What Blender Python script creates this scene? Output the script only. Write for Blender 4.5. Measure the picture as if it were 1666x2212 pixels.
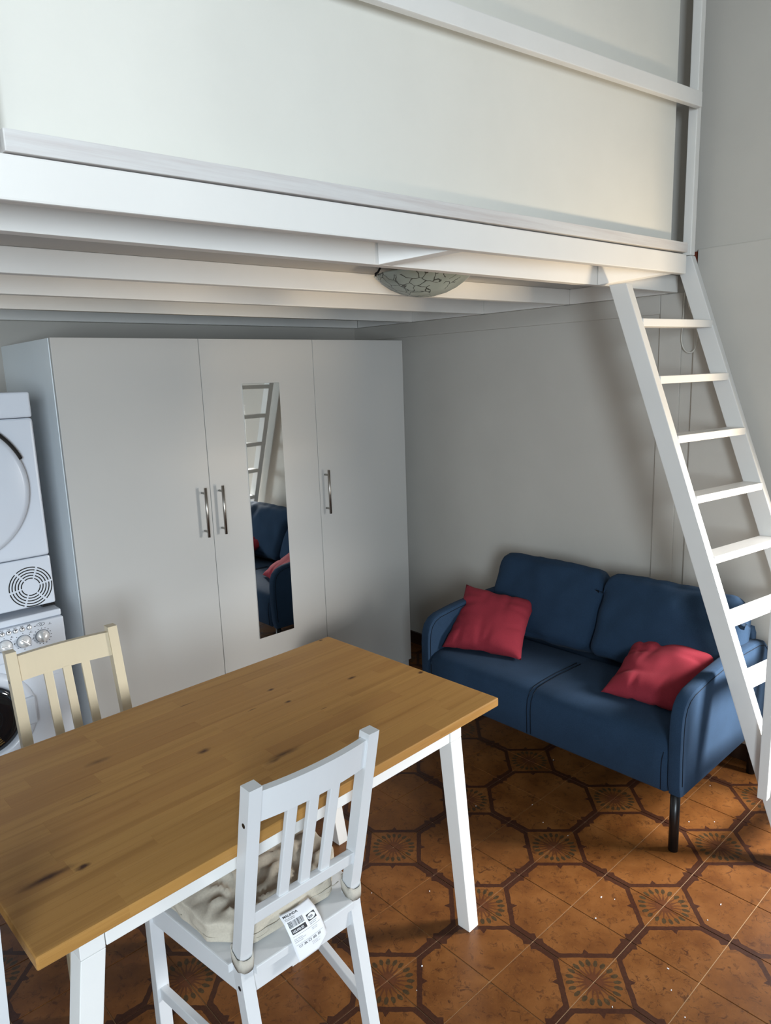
import bpy, bmesh, math, random
from mathutils import Vector, Matrix, noise
random.seed(7)
PI = math.pi
S = bpy.context.scene
for o in list(bpy.data.objects):
    bpy.data.objects.remove(o, do_unlink=True)
COL = S.collection

# ------------------------------------------------------------------ camera
CAM = Vector((-0.8844, -2.7463, 1.6481))
YAW, PITCH, ROLL, FPX = 0.73596, 0.19083, -0.03498, 1530.08
def cam_axes():
    f = Vector((math.sin(YAW)*math.cos(PITCH), math.cos(YAW)*math.cos(PITCH), -math.sin(PITCH)))
    rt = Vector((math.cos(YAW), -math.sin(YAW), 0)); up = rt.cross(f)
    return rt*math.cos(ROLL)+up*math.sin(ROLL), -rt*math.sin(ROLL)+up*math.cos(ROLL), f
CR, CU, CF = cam_axes()
cd = bpy.data.cameras.new('camera'); cam = bpy.data.objects.new('camera', cd); COL.objects.link(cam)
M = Matrix.Identity(4)
for i in range(3):
    M[i][0], M[i][1], M[i][2], M[i][3] = CR[i], CU[i], -CF[i], CAM[i]
cam.matrix_world = M
cd.sensor_fit = 'HORIZONTAL'; cd.sensor_width = 36.0; cd.lens = FPX/1666.0*36.0
cd.clip_start = 0.02; cd.clip_end = 60
S.camera = cam

# ------------------------------------------------------------------ world, lights, exposure
W = bpy.data.worlds.new('sky'); S.world = W; W.use_nodes = True
bg = W.node_tree.nodes['Background']; bg.inputs[0].default_value = (0.62, 0.78, 1.0, 1); bg.inputs[1].default_value = 0.9
def area(name, loc, target, sx, sy, power, color, spread=PI):
    l = bpy.data.lights.new(name, 'AREA'); l.shape = 'RECTANGLE'; l.size = sx; l.size_y = sy
    l.energy = power; l.color = color; l.spread = spread
    o = bpy.data.objects.new(name, l); COL.objects.link(o); o.location = loc
    o.rotation_euler = (Vector(target)-Vector(loc)).to_track_quat('-Z', 'Y').to_euler()
    return o
# daylight entering by the balcony door in the right wall, beside the camera
area('balcony_daylight', (2.30, -2.90, 1.20), (1.46, -1.74, 0.36), 0.42, 0.55, 25, (1.0, 0.975, 0.94), math.radians(72))
# low sun thrown back in from the balcony floor
area('balcony_sun_bounce', (2.34, -2.95, 0.62), (1.36, -0.80, 1.96), 0.30, 0.26, 4.4, (1.0, 0.79, 0.53), math.radians(52))
# cooler daylight by the window in the front wall, behind the camera on the left
area('window_daylight', (-2.30, -4.78, 1.68), (-1.35, -2.6, 1.60), 1.05, 1.35, 170, (0.78, 0.90, 1.0))
VS = S.view_settings
VS.view_transform = 'Standard'; VS.look = 'None'; VS.gamma = 1.0; VS.exposure = 0.0; VS.use_curve_mapping = False

# ------------------------------------------------------------------ helpers
def link(name, me, mat=None, parent=None, loc=None, rot=None):
    o = bpy.data.objects.new(name, me); COL.objects.link(o)
    if mat is not None and me is not None and not me.materials: me.materials.append(mat)
    if parent is not None: o.parent = parent
    if loc is not None: o.location = loc
    if rot is not None: o.rotation_euler = rot
    return o
def fin(name, bm, mat, parent=None, smooth=False, loc=None, rot=None, flip=False):
    bmesh.ops.recalc_face_normals(bm, faces=bm.faces[:])
    me = bpy.data.meshes.new(name); bm.to_mesh(me); bm.free()
    if smooth:
        for p in me.polygons: p.use_smooth = True
    return link(name, me, mat, parent, loc, rot)
def tag(o, label, cat=None, group=None, kind=None):
    if label: o['label'] = label
    if cat: o['category'] = cat
    if group: o['group'] = group
    if kind: o['kind'] = kind
    return o
def thing(name, label, cat, loc=(0, 0, 0), rz=0.0, group=None):
    o = bpy.data.objects.new(name, None); COL.objects.link(o)
    o.empty_display_size = 0.05; o.location = loc; o.rotation_euler = (0, 0, rz)
    return tag(o, label, cat, group)
def struct(o, label=None):
    o['kind'] = 'structure'
    if label: o['label'] = label
    return o
def bevel(bm, edges, r, seg=2):
    if r > 0 and edges:
        bmesh.ops.bevel(bm, geom=edges, offset=r, segments=seg, profile=0.6, affect='EDGES', clamp_overlap=True)
def bx(bm, x0, x1, y0, y1, z0, z1, r=0.0, seg=2):
    vs = [bm.verts.new((x, y, z)) for x in (x0, x1) for y in (y0, y1) for z in (z0, z1)]
    q = [(0, 1, 3, 2), (4, 6, 7, 5), (0, 4, 5, 1), (2, 3, 7, 6), (0, 2, 6, 4), (1, 5, 7, 3)]
    fs = [bm.faces.new([vs[i] for i in f]) for f in q]
    if r > 0: bevel(bm, list({e for f in fs for e in f.edges}), r, seg)
def hexa(bm, a, b, r=0.0, seg=2):
    """solid between two 4-point loops a and b"""
    va = [bm.verts.new(p) for p in a]; vb = [bm.verts.new(p) for p in b]
    fs = [bm.faces.new(va[::-1]), bm.faces.new(vb)]
    n = len(va)
    for i in range(n): fs.append(bm.faces.new([va[i], va[(i+1) % n], vb[(i+1) % n], vb[i]]))
    if r > 0: bevel(bm, list({e for f in fs for e in f.edges}), r, seg)
def loft(bm, loops, cap=True):
    rows = [[bm.verts.new(p) for p in l] for l in loops]; n = len(rows[0])
    for k in range(len(rows)-1):
        for i in range(n):
            bm.faces.new([rows[k][i], rows[k][(i+1) % n], rows[k+1][(i+1) % n], rows[k+1][i]])
    if cap:
        bm.faces.new(rows[0][::-1]); bm.faces.new(rows[-1])
    return rows
def tube(bm, pts, r, seg=8, cap=True):
    pts = [Vector(p) for p in pts]; loops = []
    d0 = (pts[1]-pts[0]).normalized()
    up = Vector((0, 0, 1)) if abs(d0.z) < 0.9 else Vector((1, 0, 0))
    n = d0.cross(up).normalized()
    for i, p in enumerate(pts):
        if i == 0: d = pts[1]-pts[0]
        elif i == len(pts)-1: d = pts[-1]-pts[-2]
        else: d = (pts[i+1]-pts[i-1])
        d.normalize(); n = (n-d*n.dot(d)).normalized(); b = d.cross(n)
        loops.append([p+(n*math.cos(2*PI*k/seg)+b*math.sin(2*PI*k/seg))*r for k in range(seg)])
    loft(bm, loops, cap)
def smoothpath(pts, n=6):
    """Catmull-Rom"""
    P = [Vector(p) for p in pts]; P = [P[0]*2-P[1]]+P+[P[-1]*2-P[-2]]; out = []
    for i in range(1, len(P)-2):
        for k in range(n):
            t = k/n; a, b, c, d = P[i-1], P[i], P[i+1], P[i+2]
            out.append(0.5*((2*b)+(c-a)*t+(2*a-5*b+4*c-d)*t*t+(3*b-a-3*c+d)*t*t*t))
    out.append(P[-2]); return out
def lathe(bm, prof, n=48, axis='Z', o=(0, 0, 0)):
    """prof: list of (radius, height); axis Z (up) or Y (towards -Y)"""
    loops = []
    for r, h in prof:
        l = []
        for k in range(n):
            a = 2*PI*k/n
            if axis == 'Z': l.append((o[0]+r*math.cos(a), o[1]+r*math.sin(a), o[2]+h))
            else: l.append((o[0]+r*math.cos(a), o[1]-h, o[2]+r*math.sin(a)))
        loops.append(l)
    loft(bm, loops, cap=True)
def rounded_box(bm, hx, hy, hz, r, cuts=14, puff=(0, 0, 0), wr=0.0, seed=0, freq=6.0):
    """rounded box by projecting a fine cube; puff bulges each axis, wr adds soft creases"""
    b = bmesh.new(); bmesh.ops.create_cube(b, size=2.0)
    bmesh.ops.subdivide_edges(b, edges=b.edges[:], cuts=cuts, use_grid_fill=True)
    for v in b.verts:
        u = Vector(v.co); p = Vector((u.x*hx, u.y*hy, u.z*hz))
        i = Vector((max(-(hx-r), min(hx-r, p.x)), max(-(hy-r), min(hy-r, p.y)), max(-(hz-r), min(hz-r, p.z))))
        d = p-i
        if d.length > 1e-9: p = i+d.normalized()*r
        fx, fy, fz = 1-u.x*u.x, 1-u.y*u.y, 1-u.z*u.z
        p.x += (1 if u.x > 0 else -1)*puff[0]*fy*fz*(abs(u.x) > .999)
        p.y += (1 if u.y > 0 else -1)*puff[1]*fx*fz*(abs(u.y) > .999)
        p.z += (1 if u.z > 0 else -1)*puff[2]*fx*fy*(abs(u.z) > .999)
        if wr:
            q = Vector((p.x*freq+seed*7.3, p.y*freq*1.7, p.z*freq*1.3))
            p += Vector((noise.noise(q), noise.noise(q+Vector((31, 0, 0))), noise.noise(q+Vector((0, 17, 0)))))*wr
        v.co = p
    m = bpy.data.meshes.new('tmp'); b.to_mesh(m); b.free(); bm.from_mesh(m); bpy.data.meshes.remove(m)
def copy_tree(o, loc, rz, parent=None):
    c = o.copy(); COL.objects.link(c); c.parent = parent
    if parent is None: c.location = loc; c.rotation_euler = (0, 0, rz)
    for ch in list(o.children): copy_tree(ch, None, None, c)
    return c

# ------------------------------------------------------------------ material helpers
class NT:
    def __init__(s, name, rough=0.5, metal=0.0, color=(.8, .8, .8), spec=0.5):
        s.m = bpy.data.materials.new(name); s.m.use_nodes = True
        s.t = s.m.node_tree; s.n = s.t.nodes; s.b = s.n['Principled BSDF']
        s.b.inputs['Base Color'].default_value = (*color, 1); s.b.inputs['Roughness'].default_value = rough
        s.b.inputs['Metallic'].default_value = metal; s.b.inputs['Specular IOR Level'].default_value = spec
    def new(s, t, **k):
        n = s.n.new(t)
        for a, v in k.items(): setattr(n, a, v)
        return n
    def put(s, sock, v):
        if isinstance(v, bpy.types.NodeSocket): s.t.links.new(v, sock)
        elif isinstance(v, (tuple, list)) and sock.type == 'RGBA': sock.default_value = (*v[:3], 1)
        else: sock.default_value = v
    def math(s, op, a, b=None, c=None):
        n = s.new('ShaderNodeMath', operation=op); s.put(n.inputs[0], a)
        if b is not None: s.put(n.inputs[1], b)
        if c is not None: s.put(n.inputs[2], c)
        return n.outputs[0]
    def vmath(s, op, a, b=None):
        n = s.new('ShaderNodeVectorMath', operation=op); s.put(n.inputs[0], a)
        if b is not None: s.put(n.inputs[1], b)
        return n.outputs['Value'] if op in ('LENGTH', 'DOT_PRODUCT', 'DISTANCE') else n.outputs[0]
    def obj(s): return s.new('ShaderNodeTexCoord').outputs['Object']
    def uv(s): return s.new('ShaderNodeTexCoord').outputs['UV']
    def sep(s, v):
        n = s.new('ShaderNodeSeparateXYZ'); s.put(n.inputs[0], v); return n.outputs
    def noise(s, vec, scale, detail=3, rough=0.5, dist=0.0, col=False):
        n = s.new('ShaderNodeTexNoise'); s.put(n.inputs['Vector'], vec); n.inputs['Scale'].default_value = scale
        n.inputs['Detail'].default_value = detail; n.inputs['Roughness'].default_value = rough; n.inputs['Distortion'].default_value = dist
        return n.outputs['Color' if col else 'Fac']
    def ramp(s, f, stops):
        n = s.new('ShaderNodeValToRGB'); s.put(n.inputs[0], f); e = n.color_ramp.elements
        while len(e) < len(stops): e.new(0.5)
        for el, (p, c) in zip(e, stops): el.position = p; el.color = (*c, 1)
        return n.outputs[0]
    def mix(s, f, a, b, mode='MIX'):
        n = s.new('ShaderNodeMix', data_type='RGBA', blend_type=mode); s.put(n.inputs[0], f); s.put(n.inputs[6], a); s.put(n.inputs[7], b)
        return n.outputs[2]
    def color(s, v): s.put(s.b.inputs['Base Color'], v)
    def bump(s, h, strength=0.2, dist=0.002):
        n = s.new('ShaderNodeBump'); n.inputs['Strength'].default_value = strength; n.inputs['Distance'].default_value = dist
        s.put(n.inputs['Height'], h); s.t.links.new(n.outputs[0], s.b.inputs['Normal'])
def paint(name, c, rough=0.45, spec=0.5, bump=0.08, scale=40, var=0.03):
    k = NT(name, rough, 0, c, spec); v = k.obj(); n = k.noise(v, 3.0, 4)
    a = tuple(max(0, x*(1-var)) for x in c); b = tuple(min(1, x*(1+var)) for x in c)
    k.color(k.ramp(n, [(0.3, a), (0.7, b)])); k.bump(k.noise(v, scale, 3), bump, 0.002)
    return k.m
def fabric(name, c, rough=0.9, scale=900, var=0.18, bump=0.25):
    k = NT(name, rough, 0, c, 0.10); v = k.obj()
    a = tuple(x*(1-var) for x in c); b = tuple(min(1, x*(1+var)) for x in c)
    n = k.math('ADD', k.math('MULTIPLY', k.noise(v, scale*.35, 2, .7), .6), k.math('MULTIPLY', k.noise(v, 9, 3), .4))
    k.color(k.ramp(n, [(0.32, a), (0.68, b)])); k.bump(k.noise(v, scale, 2, .7), bump, 0.0006)
    k.b.inputs['Sheen Weight'].default_value = 0.02; k.b.inputs['Sheen Roughness'].default_value = 0.5
    return k.m

M_wall = paint('wall_plaster', (0.545, 0.520, 0.475), 0.6, 0.3, 0.15, 25)
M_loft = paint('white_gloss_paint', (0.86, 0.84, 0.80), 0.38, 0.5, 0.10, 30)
M_panel = paint('cream_board', (0.805, 0.785, 0.715), 0.5, 0.4, 0.10, 60)
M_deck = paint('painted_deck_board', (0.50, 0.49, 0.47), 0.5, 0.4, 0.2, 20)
M_ladder = paint('white_ladder_paint', (0.74, 0.735, 0.715), 0.36, 0.5, 0.06, 40)
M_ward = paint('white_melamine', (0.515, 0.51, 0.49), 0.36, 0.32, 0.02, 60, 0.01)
M_side_daylit = paint('daylit_side_melamine', (0.84, 0.90, 0.93), 0.3)  # wardrobe's left side: cool window light put into the colour, lighter and bluer
M_tablewhite = paint('white_lacquer', (0.84, 0.84, 0.82), 0.35, 0.5, 0.04, 60, 0.01)
M_chairwhite = paint('white_stained_wood', (0.70, 0.72, 0.74), 0.4, 0.5, 0.10, 80, 0.015)
M_chaircream = paint('cream_wood', (0.64, 0.545, 0.385), 0.45, 0.4, 0.08, 60, 0.05)
M_machine = paint('appliance_enamel', (0.64, 0.685, 0.755), 0.25, 0.5, 0.0, 60, 0.0)
M_machinegrey = paint('appliance_grey', (0.30, 0.31, 0.31), 0.4)
M_silver = NT('silver_dial', 0.25, 0.3, (0.78, 0.79, 0.80)).m
M_steel = NT('brushed_steel', 0.32, 1.0, (0.42, 0.40, 0.37)).m
M_mirror = NT('mirror_glass', 0.015, 1.0, (0.86, 0.88, 0.87)).m
M_black = NT('black_paint', 0.32, 0, (0.006, 0.006, 0.007), 0.5).m
M_dark = NT('dark_gap', 0.7, 0, (0.015, 0.014, 0.013), 0.3).m
M_print = NT('black_print', 0.6, 0, (0.03, 0.03, 0.035)).m
M_paper = NT('white_label_cloth', 0.55, 0, (0.84, 0.86, 0.90)).m
M_blue = fabric('blue_fabric', (0.0195, 0.041, 0.078))
M_seam = NT('navy_thread', 0.8, 0, (0.004, 0.008, 0.016), 0.2).m
M_red = fabric('red_cotton', (0.245, 0.026, 0.040), 0.85, 700, 0.10, 0.18)
M_beige = fabric('beige_canvas', (0.56, 0.51, 0.42), 0.9, 600, 0.10, 0.35)
M_strap = fabric('beige_strap', (0.50, 0.47, 0.41), 0.9, 900, 0.08, 0.2)
M_base = paint('brown_skirting_tile', (0.045, 0.022, 0.014), 0.35, 0.5, 0.05, 30, 0.3)
M_grout = paint('tan_grout', (0.40, 0.27, 0.16), 0.85, 0.2, 0.2, 200, 0.2)
M_brick = paint('raw_brick', (0.14, 0.035, 0.018), 0.9, 0.2, 0.6, 300, 0.6)
M_cord = NT('cream_cord', 0.6, 0, (0.62, 0.60, 0.54)).m

# painted wood with streaky pinkish undercoat showing (edge strip of the loft)
k = NT('thin_white_wash', 0.5, 0, (.7, .7, .7), 0.35); v = k.obj()
mp = k.new('ShaderNodeMapping'); k.put(mp.inputs[0], v); mp.inputs['Scale'].default_value = (2.2, 40, 60)
n1 = k.noise(mp.outputs[0], 1.0, 6, .65)
k.color(k.ramp(n1, [(0.30, (0.60, 0.55, 0.53)), (0.52, (0.70, 0.68, 0.66)), (0.75, (0.78, 0.77, 0.75))])); k.bump(n1, 0.15, 0.001)
M_wash = k.m

# crackled lamp glass
k = NT('crackled_glass', 0.22, 0, (.4, .44, .4), 0.5); v = k.obj()
dv = k.vmath('ADD', v, k.vmath('MULTIPLY', k.vmath('SUBTRACT', k.noise(v, 14, 3, col=True), (.5, .5, .5)), (.05, .05, .05)))
vo = k.new('ShaderNodeTexVoronoi', feature='DISTANCE_TO_EDGE'); k.put(vo.inputs['Vector'], dv); vo.inputs['Scale'].default_value = 24
line = k.math('MULTIPLY', k.math('LESS_THAN', vo.outputs['Distance'], 0.035), k.math('GREATER_THAN', k.noise(v, 9, 2), 0.42))
k.color(k.mix(line, k.ramp(k.noise(v, 12, 3), [(.3, (.30, .34, .30)), (.7, (.38, .42, .38))]), (.07, .075, .065)))
M_glass = k.m

# patterned floor tile: a quarter flower at uv (0,0), octagon band round it
k = NT('octagon_floor_tile', 0.34, 0, (.3, .15, .06), 0.28)
uv = k.uv(); oi = k.new('ShaderNodeObjectInfo')
geo = k.new('ShaderNodeNewGeometry').outputs['Position']
wob = k.vmath('MULTIPLY', k.vmath('SUBTRACT', k.noise(geo, 60, 2, col=True), (.5, .5, .5)), (.028, .028, 0))
uo = k.sep(k.vmath('ADD', uv, wob)); U, V_ = uo[0], uo[1]
d = k.math('ADD', U, V_); dif = k.math('ABSOLUTE', k.math('SUBTRACT', U, V_))
band = k.math('MULTIPLY', k.math('GREATER_THAN', d, 0.575), k.math('LESS_THAN', d, 0.685))
spike = k.math('MULTIPLY', k.math('GREATER_THAN', d, 0.575),
               k.math('LESS_THAN', d, k.math('SUBTRACT', 0.80, k.math('MULTIPLY', dif, 1.7))))
mn = k.math('MINIMUM', U, V_); mx = k.math('MAXIMUM', U, V_)
jb = k.math('MAXIMUM', 0.0, k.math('SUBTRACT', 0.055, k.math('ABSOLUTE', k.math('SUBTRACT', mx, 0.94))))
strip = k.math('MULTIPLY', k.math('LESS_THAN', mn, k.math('ADD', 0.082, jb)), k.math('GREATER_THAN', d, 0.60))
bandm = k.math('MAXIMUM', k.math('MAXIMUM', band, spike), strip)
r = k.math('SQRT', k.math('ADD', k.math('MULTIPLY', U, U), k.math('MULTIPLY', V_, V_)))
th = k.math('ARCTAN2', V_, U)
ph = k.math('MULTIPLY', k.math('SUBTRACT', k.math('FRACT', k.math('MULTIPLY', th, 10/PI)), 0.5), PI/10)
t = k.math('MULTIPLY', ph, r)
petal = k.math('LESS_THAN', k.math('ADD', k.math('POWER', k.math('DIVIDE', k.math('SUBTRACT', r, 0.316), 0.058), 2.0),
                                   k.math('POWER', k.math('DIVIDE', k.math('ABSOLUTE', t), 0.031), 2.0)), 1.0)
ray_ = k.math('MULTIPLY', k.math('LESS_THAN', k.math('ABSOLUTE', t), k.math('ADD', 0.008, k.math('MULTIPLY', k.math('SUBTRACT', 0.26, r), 0.07))),
              k.math('MULTIPLY', k.math('GREATER_THAN', r, 0.10), k.math('LESS_THAN', r, 0.262)))
ctr = k.math('LESS_THAN', r, 0.105)
nb = k.noise(geo, 9, 5, .6); nv = k.noise(geo, 38, 6, .75, 1.2); nf = k.noise(geo, 130, 3, .6)
base = k.ramp(nb, [(.28, (.092, .031, .008)), (.50, (.152, .057, .014)), (.72, (.207, .084, .023))])
vein = k.math('MULTIPLY', k.math('SMOOTH_MIN', k.math('MAXIMUM', 0.0, k.math('MULTIPLY', k.math('SUBTRACT', nv, 0.535), 9.0)), 1.0, 0.2), 0.88)
base = k.mix(vein, base, (.046, .016, .006))
base = k.mix(k.math('MULTIPLY', k.math('GREATER_THAN', nf, .66), .35), base, (.23, .108, .038))
base = k.mix(k.math('MULTIPLY', oi.outputs['Random'], .25), base, (.16, .060, .018))
bc = k.ramp(nf, [(.3, (.026, .009, .006)), (.7, (.048, .017, .010))])
colr = k.mix(k.math('MULTIPLY', ctr, .8), base, (.085, .028, .013))
colr = k.mix(k.math('MULTIPLY', ray_, .75), colr, (.070, .023, .011))
colr = k.mix(k.math('MULTIPLY', petal, .82), colr, k.ramp(nf, [(.35, (.018, .016, .010)), (.7, (.050, .042, .020))]))
colr = k.mix(k.math('MULTIPLY', bandm, .92), colr, bc)
k.color(colr); k.bump(nv, 0.10, 0.001)
k.put(k.b.inputs['Roughness'], k.math('ADD', 0.26, k.math('MULTIPLY', nb, 0.25)))
M_tile = k.m

# stained pine staves, coordinates are those of the table top
k = NT('stained_pine', 0.42, 0, (.4, .25, .1), 0.26)
v = k.obj(); rnd = k.new('ShaderNodeObjectInfo').outputs['Random']
cmb = k.new('ShaderNodeCombineXYZ'); k.put(cmb.inputs[0], k.math('MULTIPLY', rnd, 37.0)); k.put(cmb.inputs[1], k.math('MULTIPLY', rnd, 11.0)); k.put(cmb.inputs[2], k.math('MULTIPLY', rnd, 5.0))
vv = k.vmath('ADD', v, cmb.outputs[0])
mp = k.new('ShaderNodeMapping'); k.put(mp.inputs[0], vv); mp.inputs['Scale'].default_value = (1.1, 34, 34)
g1 = k.noise(mp.outputs[0], 1.0, 5, .55, .8)
mp2 = k.new('ShaderNodeMapping'); k.put(mp2.inputs[0], vv); mp2.inputs['Scale'].default_value = (6, 420, 420)
g2 = k.noise(mp2.outputs[0], 1.0, 2, .6)
c = k.ramp(g1, [(.25, (.305, .146, .038)), (.47, (.420, .220, .062)), (.78, (.475, .260, .080))])
c = k.mix(k.math('MULTIPLY', k.math('GREATER_THAN', g2, .62), .22), c, (.20, .085, .025))
c = k.mix(k.math('MULTIPLY', k.math('POWER', rnd, 1.8), .46), c, (.290, .125, .035))
KN = [(.030, -.160, .066, .013, .62), (-.005, -.168, .03, .008, .5), (-.096, .002, .022, .012, .75), (-.297, .154, .040, .014, .45), (.225, .164, .013, .009, .9),
      (.209, .063, .012, .008, .95), (.440, .044, .020, .008, .75), (.605, -.089, .012, .010, .98), (.580, .358, .012, .006, .95), (-.479, -.205, .016, .010, .98),
      (-.540, -.186, .062, .013, .78), (.114, .098, .022, .004, .6), (.003, .269, .045, .003, .5), (.253, -.048, .012, .004, .5), (-.38, .02, .05, .004, .35)]
kd = k.vmath('ADD', v, k.vmath('MULTIPLY', k.vmath('SUBTRACT', k.noise(v, 45, 3, col=True), (.5, .5, .5)), (.020, .010, 0)))
for (kx, ky, a_, b_, s_) in KN:
    e = k.vmath('LENGTH', k.vmath('MULTIPLY', k.vmath('SUBTRACT', kd, (kx, ky, 0)), (1/a_, 1/b_, 0)))
    c = k.mix(k.math('MULTIPLY', k.math('MAXIMUM', 0.0, k.math('SUBTRACT', 1.0, e)), s_*1.5), c, (.060, .020, .006))
k.color(c); k.bump(g2, .06, .0005)
M_pine = k.m

# ------------------------------------------------------------------ room shell
XW, YB, XL, YF, ZC = 2.05, 0.71, -3.0, -4.7, 3.4
def wall_box(name, parts, mat=M_wall):
    bm = bmesh.new()
    for p in parts: bx(bm, *p)
    return struct(fin(name, bm, mat))
wall_box('wall_back', [(XL-.2, XW+.2, YB, YB+.2, 0, ZC)])
DY0, DY1, DZ1 = -3.40, -2.08, 2.32          # balcony door opening
wr = wall_box('wall_right', [(XW, XW+.2, YF, DY0, 0, ZC), (XW, XW+.2, DY1, YB, 0, ZC), (XW, XW+.2, DY0, DY1, DZ1, ZC)])
WX0, WX2, WZ0, WZ1 = -2.88, -1.70, 0.95, 2.45  # window in the front wall
wall_box('wall_left', [(XL-.2, XL, YF, YB, 0, ZC)])
wall_box('wall_front', [(XL-.2, WX0, YF-.2, YF, 0, ZC), (WX2, XW+.2, YF-.2, YF, 0, ZC), (WX0, WX2, YF-.2, YF, 0, WZ0), (WX0, WX2, YF-.2, YF, WZ1, ZC)])
wall_box('ceiling', [(XL-.2, XW+.2, YF-.2, YB+.2, ZC, ZC+.15)])
def frame_of(name, x0, x1, y0, y1, z0, z1, t, mid, sill):
    bm = bmesh.new()
    bx(bm, x0, x1, y0, y0+t, z0, z1, .004); bx(bm, x0, x1, y1-t, y1, z0, z1, .004); bx(bm, x0, x1, y0+t, y1-t, z1-t, z1, .004)
    if sill: bx(bm, x0, x1, y0+t, y1-t, z0, z0+t, .004)
    if mid: bx(bm, x0, x1, (y0+y1)/2-t/2, (y0+y1)/2+t/2, z0, z1-t, .004)
    return struct(fin(name, bm, M_loft))
frame_of('door_1', XW+.05, XW+.12, DY0, DY1, 0.0, DZ1, .05, False, False)
bm = bmesh.new()
for p in ((WX0, WX0+.05, WZ0, WZ1), (WX2-.05, WX2, WZ0, WZ1), (WX0+.05, WX2-.05, WZ0, WZ0+.05), (WX0+.05, WX2-.05, WZ1-.05, WZ1)):
    bx(bm, p[0], p[1], YF-.06, YF+.005, p[2], p[3], .004)
struct(fin('window_1', bm, M_loft))
# trim boards on the right wall: the lining under the loft, its end post and the lower panel beside the ladder
def wtrim(name, y0, y1, z0, z1, th, mat=M_wall, r=.002):
    bm = bmesh.new(); bx(bm, XW-th, XW+.001, y0, y1, z0, z1, r); return struct(fin(name, bm, mat))
wtrim('trim_1', -1.270, YB, 1.858, 1.936, .012)
wtrim('trim_2', -1.366, -1.272, .076, 1.936, .012)
wtrim('trim_3', -2.075, -1.420, .076, 2.094, .016, M_wall, .004)
bm = bmesh.new(); bx(bm, XW-.004, XW+.001, -1.419, -1.385, 2.010, 2.088); fin('brick_patch', bm, M_brick, wr)
bm = bmesh.new(); bx(bm, XW-.016, XW+.001, DY1, YB, 0, .074, .003); struct(fin('baseboard_right', bm, M_base))
bm = bmesh.new(); bx(bm, XL, XW, YB-.014, YB+.001, 0, .074, .003); struct(fin('baseboard_back', bm, M_base))

# floor slab (grout) with its tiles
bm = bmesh.new(); bx(bm, XL-.2, XW+.2, YF-.2, YB+.2, -.12, -.0022); floor = struct(fin('floor', bm, M_grout), 'brown octagon-patterned floor with flower tiles')
TS, TX0, TY0 = .20, .2144, -1.4721
def tile_mesh(bm, cx, cy, q, g=.0011):
    h = TS/2-g; lay = bm.loops.layers.uv.verify()
    cs = [(-1, -1), (1, -1), (1, 1), (-1, 1)]
    top = []; bot = []
    for i in range(4):
        x, y = cs[i]
        for _ in range(q): x, y = -y, x
        top.append(bm.verts.new((cx+x*(h-.0008), cy+y*(h-.0008), 0))); bot.append(bm.verts.new((cx+x*h, cy+y*h, -.0022)))
    uvs = [(.002, .002), (.998, .002), (.998, .998), (.002, .998)]
    f = bm.faces.new(top)
    for l, u_ in zip(f.loops, uvs): l[lay].uv = u_
    for i in range(4):
        j = (i+1) % 4; f = bm.faces.new([bot[i], bot[j], top[j], top[i]])
        for l, w_ in zip(f.loops, (i, j, j, i)): l[lay].uv = uvs[w_]
bm = bmesh.new(); tile_mesh(bm, 0, 0, 0)
bmesh.ops.recalc_face_normals(bm, faces=bm.faces[:]); tme = bpy.data.meshes.new('tile'); bm.to_mesh(tme); bm.free(); tme.materials.append(M_tile)
tl = []
for m in range(-18, 10):
    for n in range(-23, 12):
        x, y = TX0+(m+.5)*TS, TY0+(n+.5)*TS
        if x < XL-.1 or x > XW+.1 or y < YF-.1 or y > YB+.1: continue
        q = {(0, 0): 0, (1, 0): 1, (1, 1): 2, (0, 1): 3}[(m % 2, n % 2)]
        p = Vector((x, y, 0))-CAM; z = p.dot(CF)
        px = 833+FPX*p.dot(CR)/max(z, .01); py = 1106-FPX*p.dot(CU)/max(z, .01)
        seen = z > .3 and -220 < px < 1890 and 1200 < py < 2500
        tl.append((not seen, p.length, x, y, q))
tl.sort()
rest = bmesh.new()
for i, (hid, _, x, y, q) in enumerate(tl):
    if i < 240 and not hid:
        link('tile', tme, None, floor, (x, y, 0), (0, 0, q*PI/2))
    else: tile_mesh(rest, x, y, q)
tag(fin('tile_field', rest, M_tile, floor), None, kind='stuff')

# ------------------------------------------------------------------ loft platform
lof = thing('loft_platform', 'white painted wooden loft platform with joists, edge beam and guard panel', 'loft', (0, 0, 1.936))
def lpart(name, a, b, mat=M_loft, r=.0025, parent=None):
    o = Vector((0, 0, 1.936)); bm = bmesh.new()
    hexa(bm, [Vector(p)-o for p in a], [Vector(p)-o for p in b], r); return fin(name, bm, mat, parent or lof)
def joist(name, xa, ya, xb, yb, za, zb, h, t, mat=M_loft, r=.0025):
    """front lower edge runs (xa,ya,za)->(xb,yb,zb)"""
    f = lambda x, y, z: [(x, y, z), (x, y+t, z), (x, y+t, z+h), (x, y, z+h)]
    return lpart(name, f(xa, ya, za), f(xb, yb, zb), mat, r)
def bz(x): return 1.947+(x+.513)*(.043/2.413)     # bottom of the edge beam, slightly out of level
XE = 1.898
joist('edge_beam', -1.95, -1.44, XE, -1.44, bz(-1.95), bz(XE), .0715, .030, r=.004)
joist('edge_strip', -.498, -1.446, XE-.008, -1.446, bz(-.5)+.0735, bz(XE)+.0775, .0345, .030, M_wash, .002)
for (ya, yb) in ((-1.245, -1.352), (-.705, -.845), (-.262, -.340), (.186, .180)):
    xa, xb = -1.95, XW-.030
    y_a = ya-(yb-ya)*(1.47/2.5)
    joist('joist', xa, y_a, xb, yb, 1.9362, 1.9362, .066, .035)
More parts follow.
